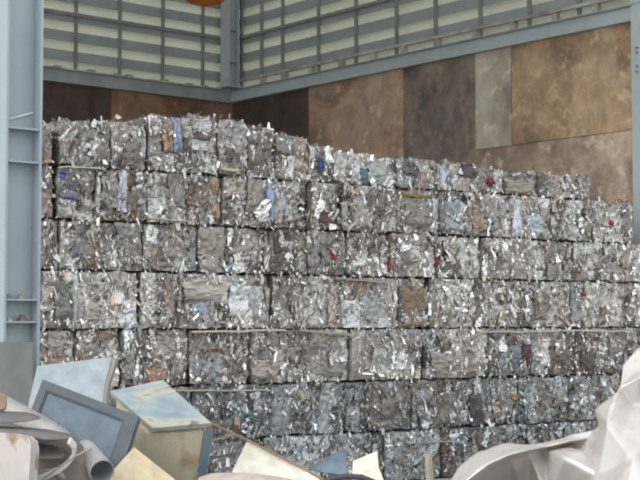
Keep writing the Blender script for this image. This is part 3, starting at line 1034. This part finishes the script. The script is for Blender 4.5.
heap('scrap_heap', -5.2, 0.98, 8.2, 12.7, lambda x, y: np.maximum(hump(x, y, -2.3, 10.5, 2.4, 2.0, 0.74), hump(x, y, -0.2, 11.2, 1.6, 1.3, 0.62)), 11, 'low heap of loose mixed scrap under the dumped cabinets and panels')
heap('scrap_heap', 1.0, 5.2, 7.6, 11.2, lambda x, y: hump(x, y, 2.3, 9.4, 2.0, 1.6, 0.52), 12, 'low heap of loose scrap under the big crumpled pale sheet')


def sheet(name, pix, th, col, label, cat, mat=None, group=None):
    mb = MB()
    pts = [P(*p) for p in pix]
    mb.slab(pts, th, srgb(*col))
    o = mb.build(name, mat or PAINTM, origin=pts[0])
    return tag(o, label, cat, group)


def curved_sheet(name, rows, th, col, label, cat, mat=None, jit=0.0, seed=1, sub=1, parent=None):
    """grid of (x, y, depth) rows -> smooth bent sheet with thickness"""
    r = random.Random(seed)
    pts = [[P(*p) + Vector((r.uniform(-jit, jit), r.uniform(-jit, jit), r.uniform(-jit, jit))) for p in row] for row in rows]
    mb = MB()
    nr, nc = len(pts), len(pts[0])
    vs_ = [p for row in pts for p in row]
    fs_ = [(i * nc + k, (i + 1) * nc + k, (i + 1) * nc + k + 1, i * nc + k + 1) for i in range(nr - 1) for k in range(nc - 1)]
    mb.add(vs_, fs_, srgb(*col))
    o = mb.build(name, mat or PAINTM, origin=vs_[0], smooth=True)
    if sub:
        s = o.modifiers.new('sub', 'SUBSURF')
        s.levels = s.render_levels = sub
        s.subdivision_type = 'CATMULL_CLARK'
    so = o.modifiers.new('solid', 'SOLIDIFY')
    so.thickness = th
    so.offset = 0
    if parent is not None:
        o.parent = parent
        o.matrix_parent_inverse = Matrix.Translation(-parent.location)
    if label:
        tag(o, label, cat)
    return o


# 1 light blue panel leaning
lp = tag(empty('door_panel', P(60, 470, 11.3)), 'light blue sheet metal panel leaning behind the dark framed panel', 'panel')


def sub_slab(root, name, pix, th, col, mat=None):
    mb = MB()
    mb.slab([P(*p) for p in pix], th, srgb(*col))
    o = mb.build(name, mat or PAINTM)
    o.parent = root
    o.matrix_parent_inverse = Matrix.Translation(-root.location)
    return o


sub_slab(lp, 'face', [(18, 452, 11.15), (100, 452, 11.15), (101, 415, 11.3), (105, 385, 11.43), (112, 357, 11.55), (37, 366, 11.55)], .02, (158, 168, 174))
sub_slab(lp, 'rim', [(99, 452, 11.13), (103, 452, 11.13), (104, 416, 11.27), (108, 386, 11.41), (117, 358, 11.52), (113, 357, 11.53), (105.5, 385, 11.42), (101.3, 415, 11.28)], .05, (150, 142, 132))

# 2 dark blue framed panel
dp = tag(empty('framed_panel', P(75, 500, 10.5)), 'dark blue grey rectangular panel with a raised frame, tipped on its corner', 'panel')
TL, TR = (43, 380, 10.60), (139, 417, 10.38)
BL, BR = (7, 476, 10.22), (103, 513, 10.0)
pTL, pTR, pBL, pBR = [P(*q) for q in (TL, TR, BL, BR)]
ax, ay = (pTR - pTL), (pBL - pTL)
nrm = ax.cross(ay).normalized()
if nrm.y > 0:
    nrm = -nrm


def fp(u, v, h):
    return pTL + ax * u + ay * v + nrm * h


def dp_box(name, u0, u1, v0, v1, h0, h1, col):
    mb = MB()
    p = [fp(u0, v0, h0), fp(u1, v0, h0), fp(u1, v1, h0), fp(u0, v1, h0), fp(u0, v0, h1), fp(u1, v0, h1), fp(u1, v1, h1), fp(u0, v1, h1)]
    mb.hexa(p, srgb(*col))
    mb2 = mb.build(name, PAINTM)
    mb2.parent = dp
    mb2.matrix_parent_inverse = Matrix.Translation(-dp.location)


dp_box('panel_field', .05, .90, .08, .92, -.03, -.005, (98, 112, 123))
dp_box('frame_side', 0, .07, 0, 1, -.06, .012, (84, 90, 96))
dp_box('frame_side', .88, 1, 0, 1, -.06, .012, (82, 89, 96))
dp_box('frame_side', .07, .88, 0, .085, -.06, .012, (84, 90, 96))
dp_box('frame_side', .07, .88, .915, 1, -.06, .012, (82, 89, 96))
dp_box('inner_bead', .07, .085, .085, .915, -.004, .006, (72, 78, 88))
dp_box('inner_bead', .865, .88, .085, .915, -.004, .006, (72, 78, 88))
dp_box('inner_bead', .085, .865, .085, .10, -.004, .006, (72, 78, 88))

# 3 cabinet with worn blue top
cab = tag(empty('metal_cabinet', P(170, 520, 10.9)), 'tipped beige metal cabinet with a worn blue grey top', 'cabinet')


def cab_add(name, pts, col, mat=None):
    mb = MB()
    mb.hexa(pts, srgb(*col))
    o = mb.build(name, mat or PAINTM)
    o.parent = cab
    o.matrix_parent_inverse = Matrix.Translation(-cab.location)


WORN = mat_noise('worn_blue_top', [(0.36, srgb(122, 136, 146)), (0.50, srgb(146, 157, 162)), (0.60, srgb(178, 172, 156)), (0.70, srgb(98, 106, 114))], scale=2.6, detail=7, rough=0.45, stretch=(1, 1, 2.5), dist=0.6, seed=3)
BEIGE = mat_noise('beige_stained', [(0.3, srgb(196, 184, 156)), (0.55, srgb(216, 205, 178)), (0.72, srgb(176, 150, 116))], scale=3.5, rough=0.6, seed=6)
fl, fr = P(152.5, 428, 10.45), P(211.5, 423, 10.55)
bl, br_ = P(110, 391, 10.85), P(163, 380, 10.95)
dn = (fr - fl).cross(bl - fl).normalized()
if dn.z > 0:
    dn = -dn
cab_add('cabinet_top', [fl + dn * .035, fr + dn * .035, br_ + dn * .035, bl + dn * .035, fl, fr, br_, bl], (160, 178, 186), WORN)
# body hangs under the lid
cdn = P(140, 495, 10.75) - P(148, 431, 10.47)
q0, q1 = P(147, 430, 10.50) + dn * .03, P(203.5, 428, 10.56) + dn * .03
q3, q2 = P(117, 396, 10.85) + dn * .035, P(160, 388, 10.92) + dn * .035
cab_add('cabinet_body', [q0 + cdn, q1 + cdn, q2 + cdn, q3 + cdn, q0, q1, q2, q3], (205, 194, 168), BEIGE)
s0, s1 = q1 + Vector((.004, -.01, 0)), P(212.5, 426, 10.62) + dn * .02
sd2 = cdn * 0.97
cab_add('side_door', [s0 + sd2, s0 + sd2 + Vector((.006, .03, 0)), s1 + sd2 + Vector((.012, .03, 0)), s1 + sd2 + Vector((.006, 0, 0)), s0, s0 + Vector((.006, .03, 0)), s1 + Vector((.006, .03, 0)), s1], (118, 136, 150))

# 4 yellow beige board
sheet('board', [(108, 476, 9.95), (124, 512, 9.8), (186, 500, 10.0), (178, 482, 10.12), (134, 447, 10.25)], .025, (206, 190, 156), 'cream yellow board lying in front of the beige cabinet', 'board')

# 5 pipe
mb = MB()
pa, pb = P(84, 451, 10.1), P(102, 472, 9.75)
axd = (pb - pa).normalized()
pa = pb - axd * 0.40
s_ = axd.cross(ZV).normalized()
u_ = s_.cross(axd)
R0, R1, N = .088, .082, 28
vs_ = []
for (c, rr_) in ((pa, R0), (pb, R0), (pb, R1), (pa, R1)):
    for k in range(N):
        a = 2 * math.pi * k / N
        vs_.append(c + (s_ * math.cos(a) + u_ * math.sin(a)) * rr_)
fs_ = []
for j in range(4):
    for k in range(N):
        k2 = (k + 1) % N
        fs_.append((j * N + k, j * N + k2, ((j + 1) % 4) * N + k2, ((j + 1) % 4) * N + k))
mb.add(vs_, fs_, srgb(168, 166, 166))
tag(mb.build('pipe', PAINTM, origin=pa), 'short pale grey pipe with an open end, lying on the heap', 'pipe')

# 6 torn sheets at the left edge
curved_sheet('torn_sheet', [[(-30, 378, 10.5), (10, 398, 10.4), (40, 414, 10.35), (72, 431, 10.3)], [(-30, 415, 10.2), (5, 420, 10.1), (35, 430, 10.1), (76, 440, 10.05)]], .006, (190, 186, 180), 'white sheet metal lying slanted on top of the scrap heap', 'sheet', jit=.015, seed=2, sub=1)
curved_sheet('torn_sheet', [[(-30, 408, 9.95), (6, 411, 9.95), (28, 410.5, 9.95), (43, 418, 9.95)], [(-30, 425, 9.7), (8, 424, 9.7), (25, 422.5, 9.75), (42, 419, 9.85)]], .006, (118, 112, 112), 'dull grey curled sheet folded over the white sheet metal', 'sheet', jit=.012, seed=3, sub=1)
curved_sheet('torn_sheet', [[(-30, 424, 9.85), (20, 427, 9.85), (50, 430, 9.85), (84, 437, 9.8)], [(-30, 432, 9.55), (20, 434, 9.5), (44, 441, 9.5), (70, 439, 9.6)]], .006, (122, 116, 114), 'grey pointed sheet sticking out over the pipe', 'sheet', jit=.010, seed=4, sub=1)
curved_sheet('torn_sheet', [[(30, 444, 9.75), (45, 445, 9.75), (58, 447, 9.75), (64, 452, 9.7)], [(30, 458, 9.55), (44, 459, 9.55), (56, 459, 9.55), (65, 458, 9.6)]], .006, (106, 96, 94), 'small mauve grey scrap of sheet under the pointed grey sheet', 'sheet', jit=.006, seed=5, sub=2)
curved_sheet('torn_sheet', [[(34, 440, 9.9), (50, 441, 9.85), (66, 440, 9.88), (82, 442, 9.9)], [(34, 462, 9.8), (50, 464, 9.75), (64, 466, 9.8), (84, 462, 9.8)], [(30, 492, 9.72), (50, 492, 9.7), (66, 494, 9.7), (88, 492, 9.7)]], .006, (118, 110, 102), 'crumpled taupe sheet behind the arc strip, below the pointed sheet', 'sheet', jit=.03, seed=15, sub=1)
# rusty nub at the very edge
curved_sheet('rusty_bracket', [[(-8, 392, 10.1), (0, 391, 10.05), (7, 396, 10.05)], [(-8, 402, 10.0), (1, 402, 9.98), (7, 402, 9.98)], [(-8, 412, 9.97), (1, 411, 9.95), (6, 410, 9.95)]], .02, (146, 118, 102), 'small rusty brown bracket above the curled grey sheet', 'bracket', sub=2)
# curved strip
mb = MB()
arc = [(72, 438), (77, 444), (77, 452), (71, 460), (62, 467), (50, 473), (36, 478), (22, 484)]
pts = [P(x, y, 9.40 + .005 * i) for i, (x, y) in enumerate(arc)]
for k in range(len(pts) - 1):
    p, q = pts[k], pts[k + 1]
    dz = Vector((-.012, -.02, -.038))
    th = Vector((-.02, .012, 0.004))
    mb.hexa([p + dz, q + dz, q + dz + th, p + dz + th, p, q, q + th, p + th], srgb(188, 184, 178))
tag(mb.build('bent_strip', PAINTM, origin=pts[0]), 'pale metal strip bent into an arc around the small mauve scrap', 'strip')
# second arc, thinner
mb = MB()
arc = [(92, 448), (84, 452), (74, 457), (64, 464), (54, 471), (44, 478), (36, 486)]
pts = [P(x, y, 9.36 + .005 * i) for i, (x, y) in enumerate(arc)]
mb.tube(pts, .008, 6, srgb(150, 142, 134))
tag(mb.build('bent_rod', PAINTM, origin=pts[0]), 'thin bent rod running from the pipe mouth along the arc strip', 'rod')
mb = MB()
arc = [(34, 480), (44, 474), (56, 472), (62, 478), (60, 486)]
pts = [P(x, y, 9.5 + .01 * i) for i, (x, y) in enumerate(arc)]
mb.tube(pts, [.02, .03, .034, .03, .02], 8, srgb(128, 120, 118))
tag(mb.build('hose_scrap', PAINTM, origin=pts[0]), 'dull grey length of hose curled beside the white rusty casing', 'hose')
# white rusty casing
RUSTWHITE = mat_noise('white_enamel_rust', [(0.40, srgb(186, 178, 170)), (0.54, srgb(196, 188, 180)), (0.62, srgb(152, 122, 102)), (0.72, srgb(186, 176, 166))], scale=3.2, detail=4, rough=0.5, stretch=(1.6, 1, .8), seed=12)
cas = tag(empty('appliance_casing', P(0, 500, 9.4)), 'white enamel appliance casing with rust stains and rounded corner', 'casing')
mb = MB()
outl = [(-34, 432), (20, 437), (31, 439), (35.5, 442), (37, 448), (33, 520), (-34, 520)]
mb.slab([P(x, y, 9.35 - (y - 432) * .0012) for x, y in outl], .20)
o = mb.build('shell', RUSTWHITE)
o.parent = cas
o.matrix_parent_inverse = Matrix.Translation(-cas.location)
mb = MB()
mb.tube([P(-34, 431, 9.34), P(20, 436, 9.34), P(31, 438, 9.34), P(36, 442, 9.34), P(37.5, 449, 9.33), P(34, 500, 9.28)], .012, 6)
o = mb.build('rolled_edge', RUSTWHITE)
o.parent = cas
o.matrix_parent_inverse = Matrix.Translation(-cas.location)
mb = MB()
c = P(32.5, 460, 9.30)
mb.tube([c, c + Vector((0, -.03, 0))], .010, 8)
o = mb.build('screw', MULL)
o.parent = cas
o.matrix_parent_inverse = Matrix.Translation(-cas.location)

# 7 pieces along the bottom edge
sheet('board', [(247, 441, 11.0), (226, 484, 10.75), (250, 500, 10.65), (330, 500, 10.7), (320, 480, 10.85), (302, 469, 10.95)], .03, (232, 226, 210), 'cream white board leaning under the brown rod', 'board')
mb = MB()
mb.tube([P(206, 421, 10.95), P(247, 440, 10.97), P(302, 467.5, 10.94), P(322, 479, 10.88), P(345, 492, 10.8)], .010, 6, srgb(150, 126, 104))
tag(mb.build('rod', PAINTM, origin=P(206, 421, 10.95)), 'thin brown rod running down from the cabinet over the cream board', 'rod')
curved_sheet('torn_sheet', [[(196, 472.5, 9.9), (225, 472, 9.9), (250, 474, 9.9), (280, 477, 9.9), (310, 482, 9.9)], [(190, 500, 9.6), (225, 500, 9.6), (250, 500, 9.6), (280, 502, 9.6), (310, 504, 9.6)]], .01, (208, 190, 180), 'pinkish white sheet with a ragged edge below the cream board', 'sheet', jit=.012, seed=8, sub=1)
curved_sheet('torn_sheet', [[(309, 468, 11.2), (326, 457, 11.25), (345, 449, 11.3)], [(322, 472, 11.05), (335, 464, 11.18), (347, 460, 11.12)], [(334, 474, 10.9), (342, 476, 11.02), (352, 482, 10.95)]], .01, (112, 128, 142), 'blue grey twisted sheet between the two cream boards', 'sheet', jit=.012, seed=9, sub=0)
sheet('board', [(353, 461, 10.9), (351, 500, 10.7), (392, 500, 10.7), (384, 481, 10.8), (379, 468, 10.88), (377, 451, 10.95)], .03, (230, 224, 208), 'small cream board standing beside the blue grey twisted sheet', 'board')
mb = MB()
pts = [P(x, y, 10.2) for x, y in ((318, 486), (330, 479), (346, 476.5), (362, 477.5), (376, 483), (384, 492))]
mb.tube(pts, .022, 8, srgb(70, 66, 74))
tag(mb.build('dark_hoop', PAINTM, origin=pts[0]), 'dark rim of a hoop in front of the small cream board', 'hoop')
mb = MB()
pts = [P(x, y, 11.0) for x, y in ((428, 455), (429, 466), (430, 482), (430, 500))]
mb.tube(pts, [.026, .03, .03, .03], 8, srgb(172, 164, 152))
tag(mb.build('post_stub', PAINTM, origin=pts[0]), 'pale wooden stick standing upright near the crumpled pale sheet', 'stick')
for (xa, ya, xb, yb, d, cc, lab) in ((208, 452, 240, 444, 11.1, (150, 146, 140), 'thin grey strip behind the cabinet, lowest of three'),
                                     (204, 444, 232, 436, 11.15, (166, 160, 150), 'thin beige strip behind the cabinet, topmost of three'),
                                     (210, 460, 236, 455, 11.05, (124, 118, 112), 'dark grey strip beside the cream white board')):
    mb = MB()
    a, b_ = P(xa, ya, d), P(xb, yb, d + .15)
    mb.frame_box(a, b_ - a, Vector((.01, .05, .0)), Vector((.004, 0, .022)), srgb(*cc))
    tag(mb.build('metal_strip', PAINTM, origin=a), lab, 'strip')

# ------------------------------------------------------------------ big crumpled sheet at the right
TARP = mat_noise('crumpled_pale_sheet', [(0.3, srgb(194, 187, 179)), (0.7, srgb(220, 215, 210))], scale=2.0, rough=0.38, metal=0.42, bmp=0.10, seed=5)
TP = {
    'a': (440, 492, 9.0), 'b': (458, 468, 9.05), 'c': (478, 453.5, 9.1), 'd': (503, 444.5, 9.15), 'e': (522, 444.5, 9.2), 'f': (543, 443, 9.2), 'g': (572, 435, 9.25), 'h': (593, 431, 9.25), 'i': (599, 426, 9.1), 'j': (595, 410, 8.9), 'k': (616, 393, 9.0), 'l': (620, 387, 9.1), 'm': (623, 366, 9.3), 'n': (637, 349, 9.4), 'o': (665, 338, 9.5),
    # second line: under the rolled rim / ridge
    'b2': (468, 480, 8.72), 'c2': (487, 465, 8.74), 'd2': (509, 455, 8.78), 'e2': (527, 450.5, 8.95), 'f2': (545, 447, 9.12), 'g2': (570, 441, 9.1), 'h2': (588, 438, 9.2), 'i2': (603, 437, 8.9),
    'b2b': (473, 484, 9.0), 'c2b': (490, 469, 9.08), 'd2b': (511, 458.5, 9.12), 'e2b': (528, 453.5, 9.15), 'f2b': (546, 450, 9.25), 'g2b': (570, 444.5, 9.3),
    # lower line
    'b3': (470, 512, 9.4), 'c3': (492, 505, 9.5), 'd3': (514, 500, 9.5), 'e3': (530, 498, 9.35), 'f3': (548, 497, 9.0), 'g3': (564, 457, 8.72), 'g4': (570, 498, 8.95), 'h3': (590, 452, 9.1), 'h4': (597, 474, 8.55), 'h5': (600, 502, 8.3),
    'r1': (607, 423, 8.55), 'r2': (620, 441, 8.42), 'r3': (634, 459, 8.3), 'r4': (650, 482, 8.2), 'r5': (625, 500, 8.15),
    'q1': (640, 376, 9.05), 'q2': (668, 362, 9.15), 'q3': (634, 405, 9.1), 'q4': (668, 405, 9.15), 'q5': (668, 450, 8.9), 'm2': (634, 372, 9.2), 'a3': (450, 520, 9.1),
}
TF = ['a a3 b2 b', 'a3 b3 b2', 'b b2 c2 c', 'c c2 d2 d', 'd d2 e2 e', 'e e2 f2 f', 'f f2 g2 g', 'g g2 h2 h', 'h h2 i2 i',
      'b2 b2b c2b c2', 'c2 c2b d2b d2', 'd2 d2b e2b e2', 'e2 e2b f2b f2', 'f2 f2b g2b g2', 'b2 b3 b2b', 'b2b b3 c3 c2b', 'c2b c3 d3 d2b', 'd2b d3 e3 e2b', 'e2b e3 f3 f2b', 'f2b f3 g3 g2b', 'f3 g4 g3', 'g2b g3 h3 h2', 'g2 g2b h2', 'g3 g4 h4 h3', 'h4 g4 h5', 'h2 h3 i2', 'h3 r1 i2', 'h3 h4 r2 r1', 'h4 h5 r3 r2', 'h5 r5 r4 r3',
      'i i2 r1 j', 'j r1 q3 k', 'r1 r2 q3', 'r2 r3 q4 q3', 'r3 r4 q5 q4', 'k q3 q1 l', 'q3 q4 q2 q1', 'l q1 m2 m', 'm m2 n', 'm2 q1 q2 n', 'n q2 o']
TP.update({'u1': (735, 322, 9.8), 'u2': (745, 372, 9.45), 'u3': (745, 425, 9.2), 'u4': (735, 480, 8.9)})
TF += ['o q2 u2 u1', 'q2 q4 u3 u2', 'q4 q5 u4 u3', 'q5 r4 u4']
_bot = ['a3', 'b3', 'c3', 'd3', 'e3', 'f3', 'g4', 'h5', 'r5', 'r4', 'u4']
for _k in _bot:
    TP[_k + 'z'] = (TP[_k][0], TP[_k][1] + 75, TP[_k][2] + 0.15)
for _a, _b in zip(_bot[:-1], _bot[1:]):
    TF.append('%s %sz %sz %s' % (_a, _a, _b, _b))
keys = list(TP)
mb = MB()
tv = [P(*TP[k]) for k in keys]
import bmesh
from mathutils import noise
bm = bmesh.new()
bv = [bm.verts.new(p) for p in tv]
for f in TF:
    bm.faces.new([bv[keys.index(k)] for k in f.split()])
bmesh.ops.triangulate(bm, faces=bm.faces[:])
bmesh.ops.subdivide_edges(bm, edges=bm.edges[:], cuts=9, use_grid_fill=True)
bmesh.ops.smooth_vert(bm, verts=[v for v in bm.verts if not v.is_boundary], factor=0.15, use_axis_x=True, use_axis_y=True, use_axis_z=True)
bm.normal_update()
for v in bm.verts:
    p = v.co
    rdg = noise.ridged_multi_fractal(p * 4.2 + Vector((3.1, 0, 7.7)), 1.0, 2.1, 3, 1.0, 2.0, noise_basis='PERLIN_ORIGINAL')
    big = noise.noise(p * 2.0)
    v.co = p + v.normal * ((rdg - 1.0) * 0.011 + big * 0.012)
me = bpy.data.meshes.new('crumpled_sheet')
org = P(560, 480, 9.0)
bm.transform(Matrix.Translation(-org))
bm.to_mesh(me)
bm.free()
me.polygons.foreach_set('use_smooth', [True] * len(me.polygons))
me.materials.append(TARP)
tarp = bpy.data.objects.new('crumpled_sheet', me)
tarp.location = org
COL.objects.link(tarp)
tag(tarp, 'large crumpled off white sheet with folded rim lying in the foreground', 'sheet')
so = tarp.modifiers.new('solid', 'SOLIDIFY')
so.thickness = 0.006
